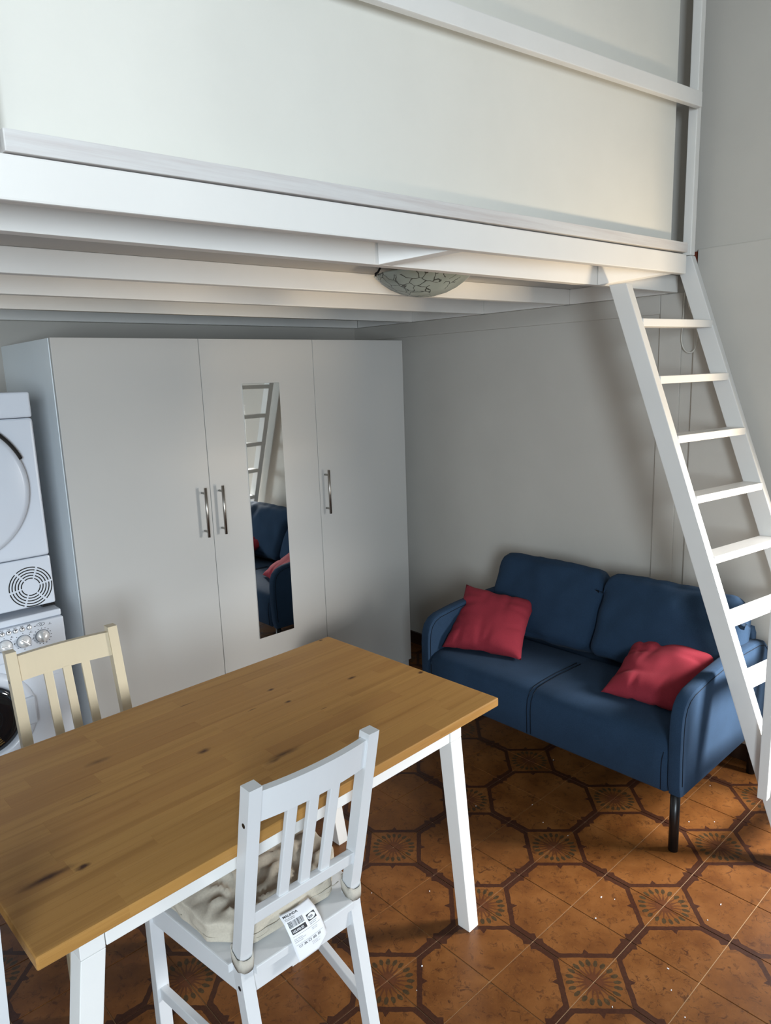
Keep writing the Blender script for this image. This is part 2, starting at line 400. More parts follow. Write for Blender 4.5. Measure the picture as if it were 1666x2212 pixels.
lpart('joist', [(-1.95, .655, 1.9362), (-1.95, .70, 1.9362), (-1.95, .70, 2.0022), (-1.95, .655, 2.0022)], [(XW-.03, .655, 1.9362), (XW-.03, .70, 1.9362), (XW-.03, .70, 2.0022), (XW-.03, .655, 2.0022)])
# rim blocks against the wall and noggings behind the beam
rim = [(-1.300, -.845), (-.800, -.340), (-.300, .180), (.22, .652)]
for (y0, y1) in rim:
    lpart('rim_block', [(XW-.032, y0, 1.9365), (XW-.002, y0, 1.9365), (XW-.002, y0, 2.0022), (XW-.032, y0, 2.0022)],
          [(XW-.032, y1, 1.9365), (XW-.002, y1, 1.9365), (XW-.002, y1, 2.0022), (XW-.032, y1, 2.0022)])
# short slanting braces between the edge beam and the first joist
for (x0, y0, x1) in ((1.452, -1.331, 1.800), (.441, -1.289, .590)):
    y1, z1 = -1.4096, bz(x1)+.0012
    lpart('brace', [(x0, y0, 1.9365), (x0+.05, y0, 1.9365), (x0+.05, y0, 2.002), (x0, y0, 2.002)],
          [(x1, y1, z1), (x1+.05, y1, z1), (x1+.05, y1, 2.002), (x1, y1, 2.002)], r=.0012)
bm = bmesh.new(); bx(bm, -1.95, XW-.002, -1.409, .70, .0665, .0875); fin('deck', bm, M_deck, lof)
# guard: boarded panel, rail, posts
bm = bmesh.new(); bx(bm, -1.95, 1.838, -1.405, -1.393, .0880, 1.18, .002); fin('guard_panel', bm, M_panel, lof)
def rz_(x): return 2.526+(x-.493)*(.100/1.41)
f = lambda x: [(x, -1.464, rz_(x)-.052), (x, -1.441, rz_(x)-.052), (x, -1.441, rz_(x)), (x, -1.464, rz_(x))]
lpart('guard_rail', f(-1.95), f(1.917), r=.003)
lpart('post', [(1.932, -1.440, 2.062), (1.966, -1.440, 2.062), (1.966, -1.406, 2.062), (1.932, -1.406, 2.062)],
      [(1.932, -1.440, 3.19), (1.966, -1.440, 3.19), (1.966, -1.406, 3.19), (1.932, -1.406, 3.19)], r=.003)
lpart('post', [(-.575, -1.464, 2.025), (-.519, -1.464, 2.025), (-.519, -1.4065, 2.025), (-.575, -1.4065, 2.025)],
      [(-.575, -1.464, 3.19), (-.519, -1.464, 3.19), (-.519, -1.4065, 3.19), (-.575, -1.4065, 3.19)], r=.003)

# ------------------------------------------------------------------ ladder
SL = .3578
lad = thing('loft_ladder', 'white wooden ladder leaning against the loft beside the sofa', 'ladder', (1.70, -2.05, 0))
def lad_part(name, fn, r=.003):
    bm = bmesh.new(); fn(bm, r)
    bmesh.ops.translate(bm, verts=bm.verts[:], vec=(-1.70, 2.05, 0)); return fin(name, bm, M_ladder, lad)
def yl(z): return -1.428-SL*(1.93-z)       # front edges
def yr(z): return -1.489-SL*(1.93-z)
DEP = .066
def stringer(x0, x1, yf, z1):
    def fn(bm, r):
        a = [(x0, yf(0), 0), (x1, yf(0), 0), (x1, yf(0)+DEP, 0), (x0, yf(0)+DEP, 0)]
        b = [(x0, yf(z1), z1), (x1, yf(z1), z1), (x1, yf(z1)+DEP, z1), (x0, yf(z1)+DEP, z1)]
        hexa(bm, a, b, r)
    return fn
lad_part('stringer', stringer(1.4755, 1.5155, yl, 1.934))
lad_part('stringer', stringer(1.930, 1.966, yr, 2.060))
for zt in (1.812, 1.612, 1.408, 1.203, 1.001, .794, .594, .388, .184):
    def fn(bm, r, zt=zt):
        z0 = zt-.027; o = .004
        a = [(1.5135, yl(z0)+o, z0), (1.5135, yl(zt)+DEP-o, z0), (1.5135, yl(zt)+DEP-o, zt), (1.5135, yl(z0)+o, zt)]
        b = [(1.932, yr(z0)+o, z0), (1.932, yr(zt)+DEP-o, z0), (1.932, yr(zt)+DEP-o, zt), (1.932, yr(z0)+o, zt)]
        hexa(bm, a, b, r)
    lad_part('rung', fn, .002)
def fn(bm, r): bx(bm, 1.434, 1.4750, -2.008, -1.977, .225, .96, .003)
lad_part('handrail_post', fn)

# ------------------------------------------------------------------ wardrobe
H, D3 = 1.823, .5877
wd = thing('wardrobe', 'tall white three-door wardrobe with steel bar handles and a narrow mirror', 'wardrobe', (.882, .31, 0))
def wpart(name, x0, x1, y0, y1, z0, z1, mat, r=.0012, parent=None):
    bm = bmesh.new(); bx(bm, x0-.882, x1-.882, y0-.31, y1-.31, z0, z1, r); return fin(name, bm, mat, parent or wd)
WX1 = 3*D3
wpart('side_panel', 0, .018, .022, .62, 0, H-.001, M_side_daylit)
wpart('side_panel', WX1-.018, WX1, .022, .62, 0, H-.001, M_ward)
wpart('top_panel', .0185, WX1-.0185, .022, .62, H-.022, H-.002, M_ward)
wpart('back_panel', .0185, WX1-.0185, .61, .618, .06, H-.023, M_ward)
wpart('plinth', .0185, WX1-.0185, .05, .066, 0, .058, M_ward)
wpart('bottom_panel', .0185, WX1-.0185, .067, .609, .040, .058, M_ward)
def bar_handle(x, z0, z1, door):
    o = lambda p: Vector(p)-Vector((.882, .31, 0))
    bm = bmesh.new(); tube(bm, [o((x, -.033, z0)), o((x, -.033, z1))], .0062, 12)
    for z in (z0+.024, z1-.024): tube(bm, [o((x, .001, z)), o((x, -.033, z))], .0048, 10)
    fin('handle', bm, M_steel, door, True)
for i, hx in enumerate((.547, .630, 1.211)):
    g = .0012
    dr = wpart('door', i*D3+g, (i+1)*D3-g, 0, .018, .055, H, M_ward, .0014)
    bar_handle(hx, .990, 1.204, dr)
    if i == 1: tag(wpart('mirror', .780, .974, -.0035, .0005, .455, 1.632, M_mirror, .0006, dr), 'narrow tall mirror')

# ------------------------------------------------------------------ washing machine and dryer
wm = thing('washing_machine', 'white front-loading washing machine under the dryer, behind the cream chair', 'appliance', (-.41, .15, 0))
O = Vector((-.41, .15, 0))
def mbox(par, org, name, x0, x1, y0, y1, z0, z1, mat, r=.003, seg=2):
    bm = bmesh.new(); bx(bm, x0-org.x, x1-org.x, y0-org.y, y1-org.y, z0-org.z, z1-org.z, r, seg); return fin(name, bm, mat, par)
def disc(par, org, name, prof, x, y, z, mat, n=48):
    bm = bmesh.new(); lathe(bm, prof, n, 'Y', (x-org.x, y-org.y, z-org.z)); o = fin(name, bm, mat, par)
    for p in o.data.polygons: p.use_smooth = len(p.vertices) == 4
    return o
mbox(wm, O, 'body', -.705, -.115, -.140, .42, .02, .715, M_machine, .008, 3)
mbox(wm, O, 'top_panel', -.705, -.115, -.132, .42, .838, .862, M_machine, .006, 3)
pan = mbox(wm, O, 'control_panel', -.705, -.1145, -.148, .42, .7165, .8375, M_machine, .006, 3)
for x in (-.64, -.18):
    for y in (-.08, .36):
        mbox(wm, O, 'foot', x-.02, x+.02, y-.02, y+.02, 0, .0195, M_black, .002)
for i, (dx, dz) in enumerate(((-.192, .783), (-.254, .780), (-.314, .778))):
    dl = disc(wm, O, 'dial', [(.0215, -.002), (.0215, .008), (.0190, .013), (.0, .0135)], dx, -.148, dz, M_silver, 36)
    bm = bmesh.new(); bx(bm, -.019, .019, -.006, .004, -.0035, .0035, .002)
    a = (PI/2+.08, .75*PI, .83*PI)[i]
    bmesh.ops.rotate(bm, verts=bm.verts[:], cent=(0, 0, 0), matrix=Matrix.Rotation(-a, 3, 'Y'))
    bmesh.ops.translate(bm, verts=bm.verts[:], vec=(dx-O.x, -.163-O.y, dz)); fin('grip', bm, M_silver, dl)
    bm = bmesh.new()
    lathe(bm, [(.0225, -.0006), (.0225, .0006), (.0236, .0006), (.0236, -.0006)], 40, 'Y', (dx-O.x, -.1483-O.y, dz))
    nt_ = 16 if i == 0 else 8
    for q in range(nt_):
        an = 2*PI*q/nt_; cx, cz = dx+.0295*math.cos(an)-O.x, dz+.0285*math.sin(an)
        bx(bm, cx-.0016, cx+.0016, -.1489-O.y, -.1479-O.y, cz-.0011, cz+.0011)
    fin('dial_marks', bm, M_print, wm)
bt = bmesh.new()
for i, bxx in enumerate((-.231, -.254, -.276, -.297, -.318)):
    b_ = disc(wm, O, 'button', [(.0075, -.001), (.0075, .003), (.0066, .004), (0, .004)], bxx, -.148, .8245-.001*i*.6, M_silver, 24)
    lathe(bt, [(.0077, -.0006), (.0077, .0005), (.0086, .0005), (.0086, -.0006)], 24, 'Y', (bxx-O.x, -.1483-O.y, .8245-.0006*i))
    if i: bx(bt, bxx-.004-O.x, bxx+.004-O.x, -.1526-O.y, -.1519-O.y, .8265-.0006*i, .8300-.0006*i)
    zz = .8345
    bx(bt, bxx-.0035-O.x, bxx+.0035-O.x, -.1489-O.y, -.1479-O.y, zz-.0006, zz+.0004)
    bx(bt, bxx-.0042-O.x, bxx-.0034-O.x, -.1489-O.y, -.1479-O.y, zz-.0012, zz+.0018)
    bx(bt, bxx+.0030-O.x, bxx+.0038-O.x, -.1489-O.y, -.1479-O.y, zz-.0012, zz+.0016)
bx(bt, -.2155-O.x, -.2095-O.x, -.1489-O.y, -.1479-O.y, .8225, .8243)
# power key: eye-shaped outline with the round mark inside
pts = [(-.193+.0135*math.cos(a)-O.x, -.1486-O.y, .8265+.0062*math.sin(a)*abs(math.sin(a))**.3) for a in [2*PI*i/28 for i in range(29)]]
tube(bt, pts, .0006, 5, False)
pts = [(-.193+.0036*math.cos(a)-O.x, -.1486-O.y, .8265+.0036*math.sin(a)) for a in [PI*.5+.7+(2*PI-1.4)*i/16 for i in range(17)]]
tube(bt, pts, .0006, 5); tube(bt, [(-.193-O.x, -.1486-O.y, .8265), (-.193-O.x, -.1486-O.y, .8310)], .0006, 5)
for (px_, pz_) in ((-.163, .820), (-.228, .806), (-.290, .804)):
    bx(bt, px_-.005-O.x, px_+.005-O.x, -.1489-O.y, -.1479-O.y, pz_-.0005, pz_+.0003)
    bx(bt, px_-.001-O.x, px_-.0002-O.x, -.1489-O.y, -.1479-O.y, pz_, pz_+.005); bx(bt, px_-.001-O.x, px_+.0022-O.x, -.1489-O.y, -.1479-O.y, pz_+.0042, pz_+.005)
fin('panel_marks', bt, M_print, wm)
ring = disc(wm, O, 'porthole_ring', [(.172, -.001), (.172, .006), (.160, .020), (.137, .024), (.126, .012), (.126, -.001)], -.410, -.1405, .530, M_machine, 72)
gl = NT('porthole_glass', 0.05, 0, (.006, .007, .009), 0.6).m
disc(wm, O, 'porthole_glass', [(.1255, .002), (.120, .010), (.095, .016), (.05, .010), (0, .006)], -.410, -.1405, .530, gl, 64)
bm = bmesh.new()
for i in range(60):
    for j in range(4):
        a = PI*1.1+i*.030; r_ = .074+.008*j+(.002 if i % 2 else 0)
        x, z = -.410+r_*math.cos(a)-O.x, .530+r_*math.sin(a)
        bx(bm, x-.0016, x+.0016, -.1563-O.y, -.1553-O.y, z-.0016, z+.0016)
tag(fin('drum_mesh', bm, NT('brass_mesh', .35, .8, (.45, .30, .10)).m, wm), None, kind='stuff')
hb = bmesh.new(); bx(hb, -.292-O.x, -.250-O.x, -.176-O.y, -.146-O.y, .482, .582, .006, 3); fin('door_handle', hb, M_machine, ring)
bm = bmesh.new(); bx(bm, -.190-O.x, -.150-O.x, -.1435-O.y, -.139-O.y, .628, .690, .009, 3); fin('filter_flap', bm, M_machine, wm)

OD = Vector((-.4155, .15, .866))
dy = thing('tumble_dryer', 'white tumble dryer stacked on the washing machine beside the wardrobe', 'appliance', OD)
mbox(dy, OD, 'base_panel', -.712, -.119, -.100, .42, .880, 1.0565, M_machine, .008, 3)
mbox(dy, OD, 'body', -.712, -.119, -.100, .42, 1.0585, 1.546, M_machine, .012, 3)
mbox(dy, OD, 'control_panel', -.712, -.119, -.1008, .42, 1.5475, 1.635, M_machine, .011, 4)
for x in (-.66, -.14):
    for y in (-.06, .38): mbox(dy, OD, 'foot', x-.022, x+.022, y-.022, y+.022, .866, .8795, M_black, .002)
ddr = disc(dy, OD, 'door', [(.243, -.001), (.243, .026), (.236, .038), (.222, .043), (.10, .047), (0, .048)], -.409, -.1005, 1.318, M_machine, 96)
bm = bmesh.new()
pts = [(-.409+.2435*math.cos(a)-OD.x, -.122-OD.y, 1.318+.2435*math.sin(a)-OD.z) for a in [math.radians(22+36*i/14) for i in range(15)]]
tube(bm, pts, .0105, 8); fin('door_grip', bm, M_dark, ddr, True)
bm = bmesh.new()
for r_ in (.031, .041, .051, .061, .0705):
    for s_ in range(6):
        a0 = math.radians(60*s_+10)+.03; a1 = math.radians(60*s_+70)-.06*.05/r_-.03
        lo, hi = [], []
        N_ = 8; vs = []
        for i in range(N_+1):
            a = a0+(a1-a0)*i/N_
            vs.append([bm.verts.new((-.196+rr*math.cos(a)-OD.x, yy-OD.y, .955+rr*math.sin(a)-OD.z)) for rr in (r_-.0018, r_+.0018) for yy in (-.1008, -.0990)])
        for i in range(N_):
            A, B = vs[i], vs[i+1]
            bm.faces.new([A[0], A[2], B[2], B[0]]); bm.faces.new([A[1], B[1], B[3], A[3]]); bm.faces.new([A[0], B[0], B[1], A[1]]); bm.faces.new([A[2], A[3], B[3], B[2]])
        bm.faces.new(vs[0]); bm.faces.new(vs[-1][::-1]) if False else None
fin('vent_slots', bm, M_dark, dy)

# ------------------------------------------------------------------ sofa
sf = thing('sofa', 'low two-seat sofa in dark blue fabric on black legs', 'sofa', (1.63, -1.20, 0))
OS = Vector((1.63, -1.20, 0))
def sfin(name, bm, mat, parent=None, smooth=True):
    bmesh.ops.translate(bm, verts=bm.verts[:], vec=-OS); return fin(name, bm, mat, parent or sf, smooth)
# seat: side profile swept along Y
prof = [(1.262, .222), (1.250, .236), (1.247, .33), (1.252, .375), (1.266, .400), (1.292, .415), (1.34, .420), (1.45, .424), (1.60, .420), (1.70, .410), (1.70, .222)]
bm = bmesh.new()
ys = [-1.752, -1.742, -1.70, -1.5, -1.30, -1.21, -1.19, -1.17, -1.08, -.9, -.70, -.655, -.645]
def seatpt(x, z, y, e):
    dip = -.004*math.exp(-((y+1.19)/.012)**2) if z > .39 else 0
    xx = x+(.0035*math.exp(-((y+1.19)/.012)**2) if x < 1.26 else 0)
    return (1.47+(xx-1.47)*e, y, .32+(z+dip-.32)*e)
loft(bm, [[seatpt(x, z, y, .965 if i in (0, len(ys)-1) else 1) for x, z in prof] for i, y in enumerate(ys)])
seat = sfin('seat', bm, M_blue); seat.data.set_sharp_from_angle(angle=math.radians(40))
for off in (-.009, .009):
    bm = bmesh.new(); tube(bm, [(x-(.0012 if x < 1.27 else 0), -1.190+off, z+.0002) for x, z in prof[1:9]], .0015, 6); sfin('seam', bm, M_seam, seat)
for yy in (-1.735, -.662):
    bm = bmesh.new(); tube(bm, smoothpath([(1.2485, yy, .235), (1.2465, yy, .33), (1.252, yy-.004*(1 if yy < -1 else -1), .372)], 4), .0015, 6); sfin('seam', bm, M_seam, seat)
# arms
AP = [(1.262, .222), (1.252, .26), (1.247, .36), (1.247, .46), (1.252, .510), (1.266, .545), (1.292, .570), (1.330, .584), (1.45, .598), (1.60, .606), (1.75, .606), (1.88, .598), (1.945, .582), (1.985, .548), (2.004, .50), (2.010, .44), (2.006, .222)]
def crisp(o, deg=38):
    o.data.set_sharp_from_angle(angle=math.radians(deg)); return o
def arm(y0, y1, nm='armrest'):
    bm = bmesh.new(); loops = []
    def ins(i, d_):
        p0, p1 = Vector(AP[max(i-1, 0)]), Vector(AP[min(i+1, len(AP)-1)]); t_ = (p1-p0).normalized()
        q_ = Vector(AP[i])+Vector((t_.y, -t_.x))*d_
        if i in (0, len(AP)-1): q_.y = AP[i][1]
        return q_
    for y, d_ in ((y0, .011), (y0+.0035, .0035), (y0+.010, 0), (y1-.010, 0), (y1-.0035, .0035), (y1, .011)):
        loops.append([(ins(i, d_).x, y, ins(i, d_).y) for i in range(len(AP))])
    loft(bm, loops); a = crisp(sfin(nm, bm, M_blue), 32)
    def inset(i, d_=.016):
        p0, p1 = Vector(AP[max(i-1, 0)]), Vector(AP[min(i+1, len(AP)-1)]); t_ = (p1-p0).normalized(); n_ = Vector((t_.y, -t_.x))
        return Vector(AP[i])+n_*d_
    for y, k_ in ((min(y0, y1), .0006), (max(y0, y1), -.0006)):
        bm = bmesh.new(); tube(bm, [(*inset(i)[:1], y-k_, inset(i)[1]) for i in range(1, len(AP)-1)], .0015, 6)
        sfin('seam', bm, M_seam, a)
    return a
arm(-1.800, -1.753); arm(-.644, -.597)
bm = bmesh.new(); rounded_box(bm, .045, .555, .20, .03, 10)
bmesh.ops.translate(bm, verts=bm.verts[:], vec=(1.955, -1.198, .43)); sfin('back_frame', bm, M_blue)
bm = bmesh.new(); bx(bm, 1.701, 1.905, -1.750, -.647, .225, .40, .01); sfin('seat_rear', bm, M_blue)
def back_cushion(y0, y1, seed):
    bm = bmesh.new(); rounded_box(bm, .080, (y1-y0)/2, .182, .042, 26, (.030, .004, .010), .009, seed, 8)
    for v in bm.verts:
        c_ = v.co
        e = max(0, (abs(c_.y)/((y1-y0)/2)-.75)/.25)*max(0, (c_.z/.18-.35)/.65)
        if e > 0: c_.x += .005*e*math.sin(c_.y*190+c_.z*110+seed)
        c_.z -= .035*max(0, (abs(c_.y)/((y1-y0)/2)-.80)/.2)**2*(1 if c_.z > .1 else 0)
    bmesh.ops.rotate(bm, verts=bm.verts[:], cent=(0, 0, 0), matrix=Matrix.Rotation(math.radians(25), 3, 'Y'))
    bmesh.ops.translate(bm, verts=bm.verts[:], vec=(1.802, (y0+y1)/2, .588)); o = sfin('back_cushion', bm, M_blue)
    return o
back_cushion(-1.176, -.612, 1); back_cushion(-1.764, -1.188, 5)
for (lx, ly) in ((1.288, -1.770), (1.288, -.63), (1.965, -1.770), (1.965, -.63)):
    bm = bmesh.new(); tube(bm, [(lx, ly, 0), (lx, ly, .224)], .0165, 20); o = sfin('leg', bm, M_black)

# ------------------------------------------------------------------ red throw pillows
def pillow(name, c4, T, label, seed):
    """c4: BL, BR, TR, TL corners in the room"""
    BL, BR, TR, TL = [Vector(p) for p in c4]; org = (BL+BR+TR+TL)/4
    nrm = (BR-BL).cross(TL-BL).normalized(); bm = bmesh.new(); N = 34; rows = {}
    rnd_ = random.Random(seed)
    cre = [(rnd_.choice((-1, 1)), rnd_.choice((0, 1)), rnd_.uniform(-.8, .8), rnd_.uniform(.05, .10), rnd_.uniform(.3, .8)) for _ in range(16)]
    for side in (1, -1):
        for i in range(N+1):
            for j in range(N+1):
                u, v_ = -1+2*i/N, -1+2*j/N
                if side < 0 and (i in (0, N) or j in (0, N)): rows[(side, i, j)] = rows[(1, i, j)]; continue
                pin = .085
                uu = u*(1-pin*(1-v_*v_)*u*u); vv_ = v_*(1-pin*(1-u*u)*v_*v_)
                uu += .010*noise.noise((v_*4+seed, 3.1, u*1.0)); vv_ += .010*noise.noise((u*4+seed, 9.7, v_))
                a, b = (uu+1)/2, (vv_+1)/2
                p = BL*(1-a)*(1-b)+BR*a*(1-b)+TR*a*b+TL*(1-a)*b
                th_ = T*(max(0, 1-u**4)**.62)*(max(0, 1-v_**4)**.62)
                w_ = 0
                for (sg, ax, pos, wd_, ln) in cre:
                    al, ac = (u, v_) if ax == 0 else (v_, u)
                    dist = 1-sg*al
                    w_ -= .008*math.exp(-((ac-pos-.25*dist*math.sin(pos*9))/wd_)**2)*math.exp(-(dist/ln)**2)
                w_ += .006*noise.noise((u*2.2+seed, v_*2.2, side*3))
                if abs(u) < 1 and abs(v_) < 1: th_ = max(.0015, th_+w_*min(1, th_/.012))
                rows[(side, i, j)] = bm.verts.new(p+nrm*side*th_-org)
    for side in (1, -1):
        for i in range(N):
            for j in range(N):
                try: bm.faces.new([rows[(side, i, j)], rows[(side, i+1, j)], rows[(side, i+1, j+1)], rows[(side, i, j+1)]])
                except ValueError: pass
    o = fin(name, bm, M_red, None, True, org); return tag(o, label, 'pillow', 'red pillows on the sofa')
pillow('throw_pillow', [(1.318, -.662, .434), (1.440, -1.010, .434), (1.735, -.878, .596), (1.610, -.556+.0, .640)], .055,
       'dark red square pillow propped in the sofa corner nearest the wardrobe', 3)
pillow('throw_pillow', [(1.398, -1.415, .434), (1.428, -1.735, .436), (1.760, -1.722, .575), (1.740, -1.365, .540)], .050,
       'dark red pillow lying by the sofa armrest behind the ladder', 11)

# ------------------------------------------------------------------ dining table
TROT = math.radians(2.30); TL_, TW_ = 1.246, .742
tb = thing('dining_table', 'dining table with brown stained pine top and white splayed legs', 'table', (-.0505, -1.224, 0), TROT)
bm = bmesh.new(); bx(bm, -TL_/2+.012, TL_/2-.012, -TW_/2+.012, TW_/2-.012, -.0275, -.0262)
top = fin('tabletop', bm, M_pine, tb, loc=(0, 0, .745))
rows_ = 14; rw = TW_/rows_; rs = random.Random(21); th_ = .026
for ri in range(rows_):
    y0 = -TW_/2+ri*rw; y1 = y0+rw; x = -TL_/2; cuts = [x]
    x += rs.uniform(.10, .45)
    while x < TL_/2-.10: cuts.append(x); x += rs.uniform(.22, .52)
    cuts.append(TL_/2)
    for a, b in zip(cuts, cuts[1:]):
        bm = bmesh.new(); bx(bm, a, b, y0, y1, -th_, 0)
        outer = []
        for e in bm.edges:
            c0, c1 = e.verts[0].co, e.verts[1].co
            hx = sum(1 for c_ in (c0, c1) if abs(abs(c_.x)-TL_/2) < 1e-6) == 2; hy = sum(1 for c_ in (c0, c1) if abs(abs(c_.y)-TW_/2) < 1e-6) == 2
            hz = abs(c0.z-c1.z) < 1e-6
            if ((hx or hy) and hz and not (abs(c0.x-c1.x) > 1e-6 and not hy) and not (abs(c0.y-c1.y) > 1e-6 and not hx)) or (hx and hy): outer.append(e)
        if outer: bevel(bm, outer, .0048, 3)
        else: bevel(bm, [e for e in bm.edges if e.verts[0].co.z > -1e-6 and e.verts[1].co.z > -1e-6], .0003, 1)
        fin('stave', bm, M_pine, top)
# apron rails and legs
AY, AX = .330, .49
def tpart(name, a, b, r=.002): bm = bmesh.new(); hexa(bm, a, b, r); return fin(name, bm, M_tablewhite, tb)
for s in (-1, 1):
    y0, y1 = sorted((s*(AY-.0), s*(AY-.020)))
    bm = bmesh.new(); bx(bm, -.497, .455, y0, y1, .660, .7168, .002); fin('apron', bm, M_tablewhite, tb)
for x in (-.520, .470):
    bm = bmesh.new(); bx(bm, x-.012, x+.012, -.300, .300, .660, .7168, .002); fin('apron', bm, M_tablewhite, tb)
for s in (-1, 1):
    for (tx, fx) in ((-.522, -.606), (.4805, .566)):
        t0 = AY+.002; w = .046
        y0, y1 = sorted((s*t0, s*(t0-w)))
        f0, f1 = sorted((s*(.318), s*(.318-.044)))
        q4 = lambda x0, x1, ya, yb, z: [(x0, ya, z), (x1, ya, z), (x1, yb, z), (x0, yb, z)]
        bm = bmesh.new(); hexa(bm, q4(tx-.0225, tx+.0225, y0, y1, .6605), q4(tx-.0225, tx+.0225, y0, y1, .7168), .0015)
        lg_t = fin('leg_block', bm, M_tablewhite, tb)
        tpart('leg', q4(fx-.021, fx+.021, f0, f1, 0), q4(tx-.0225, tx+.0225, y0, y1, .6595), .0018)

# ------------------------------------------------------------------ chairs
def make_chair(label, mat, loc, rz):
    ch = thing('dining_chair', label, 'chair', loc, rz, 'slat-back dining chairs')
    hw = .162          # half width over the rear posts
    cen = [(-.052, 0.0), (-.040, .06), (-.006, .25), (.018, .385), (.0245, .43), (.024, .470), (.004, .56), (-.068, .900)]
    for s in (-1, 1):
        bm = bmesh.new(); loops = []
        for y, z in smoothpath([(0, a, b) for a, b in cen], 4) and [(p.y, p.z) for p in smoothpath([(0, a, b) for a, b in cen], 4)]:
            x0, x1 = sorted((s*hw, s*(hw-.029))); t_ = .0158
            loops.append([(x0, y-t_, z), (x1, y-t_, z), (x1, y+t_, z), (x0, y+t_, z)])
        rr = loft(bm, loops)
        es = [e for e in bm.edges if len(e.link_faces) == 2 and e.calc_face_angle(0) > .8]
        bevel(bm, es, .0022, 2); post = fin('rear_leg', bm, mat, ch)
        for (y, z) in ((-.052, .815), (.019, .402)):
            bm = bmesh.new(); cx = s*(hw+.0002)
            lp = [[(cx-s*.0005+s*.0009*i, y+.0052*math.cos(a), z+.0052*math.sin(a)) for a in [2*PI*q/16 for q in range(16)]] for i in (0, 1)]
            loft(bm, lp); fin('screw_hole', bm, M_black, post)
        x0, x1 = sorted((s*.210, s*.178))
        bm = bmesh.new(); hexa(bm, [(x0, .352, 0), (x1, .352, 0), (x1, .384, 0), (x0, .384, 0)], [(x0, .352, .431), (x1, .352, .431), (x1, .384, .431), (x0, .384, .431)], .0022); fin('front_leg', bm, mat, ch)
        # side apron and stretcher
        xa, xb = s*(hw-.014), s*.194
        q4 = lambda x, y, z0, z1, w=.009: [(x-w, y, z0), (x+w, y, z0), (x+w, y, z1), (x-w, y, z1)]
        bm = bmesh.new(); hexa(bm, q4(xa, .036, .378, .431), q4(xb, .356, .378, .431), .0015); fin('apron', bm, mat, ch)
        bm = bmesh.new(); hexa(bm, q4(xa, -.004, .165, .195), q4(xb, .354, .165, .195), .002); fin('stretcher', bm, mat, ch)
    bm = bmesh.new(); hexa(bm, [(-.133, .012, .378), (.133, .012, .378), (.133, .030, .378), (-.133, .030, .378)], [(-.133, .012, .431), (.133, .012, .431), (.133, .030, .431), (-.133, .030, .431)], .0015); fin('apron', bm, mat, ch)
    bm = bmesh.new(); hexa(bm, [(-.180, .358, .378), (.180, .358, .378), (.180, .376, .378), (-.180, .376, .378)], [(-.180, .358, .431), (.180, .358, .431), (.180, .376, .431), (-.180, .376, .431)], .0015); fin('apron', bm, mat, ch)
    # seat board, notched round the posts
    bm = bmesh.new(); out = [(-.132, -.004), (.132, -.004), (.132, .042), (.172, .042), (.214, .392), (-.214, .392), (-.172, .042), (-.132, .042)]
    va = [bm.verts.new((x, y, .4315)) for x, y in out]; vb = [bm.verts.new((x, y, .450)) for x, y in out]
    bm.faces.new(va[::-1]); bm.faces.new(vb)
    for i in range(8): bm.faces.new([va[i], va[(i+1) % 8], vb[(i+1) % 8], vb[i]])
    bevel(bm, [e for e in bm.edges if e.verts[0].co.z > .44 and e.verts[1].co.z > .44], .003, 2); fin('seat', bm, mat, ch)
    def back_y(z): return .004+(z-.56)*(-.072/.34)
    # top rail: bowed backwards
    bm = bmesh.new(); lp = []
    for i in range(13):
        x = -.1335+.267*i/12; bow = -.012*(1-(x/.1335)**2)
        yb_, yt = back_y(.812)+bow, back_y(.884)+bow
        lp.append([(x, yb_-.009, .812), (x, yb_+.009, .812), (x, yt+.009, .884), (x, yt-.009, .884)])
    loft(bm, lp); bevel(bm, [e for e in bm.edges if len(e.link_faces) == 2 and e.calc_face_angle(0) > .8], .002, 2); fin('top_rail', bm, mat, ch)
    bm = bmesh.new(); lp = []
    for x in (-.1335, .1335):
        lp.append([(x, back_y(.548)-.010, .548), (x, back_y(.548)+.010, .548), (x, back_y(.580)+.010, .580), (x, back_y(.580)-.010, .580)])
    loft(bm, lp); bevel(bm, bm.edges[:], .002, 2); fin('lower_rail', bm, mat, ch)
    for x in (-.0465, .0085, .0630):
        xx = x-.0085
        bm = bmesh.new(); hexa(bm, [(xx-.0125, back_y(.578)-.006, .578), (xx+.0125, back_y(.578)-.006, .578), (xx+.0125, back_y(.578)+.006, .578), (xx-.0125, back_y(.578)+.006, .578)],
                              [(xx-.0125, back_y(.815)-.014, .815), (xx+.0125, back_y(.815)-.014, .815), (xx+.0125, back_y(.815)-.002, .815), (xx-.0125, back_y(.815)-.002, .815)], .002); fin('slat', bm, mat, ch)
    return ch
make_chair('white slat-back chair with a beige seat cushion, in front of the table', M_chairwhite, (-.1245, -1.6005, 0), 0.0)
make_chair('cream slat-back chair behind the table, in front of the washing machine', M_chaircream, (-.2500, -.633, 0), PI)
make_chair('white chair at the bottom left picture edge, only its post in view', M_chairwhite, (-.872, -1.603, 0), 0.0)

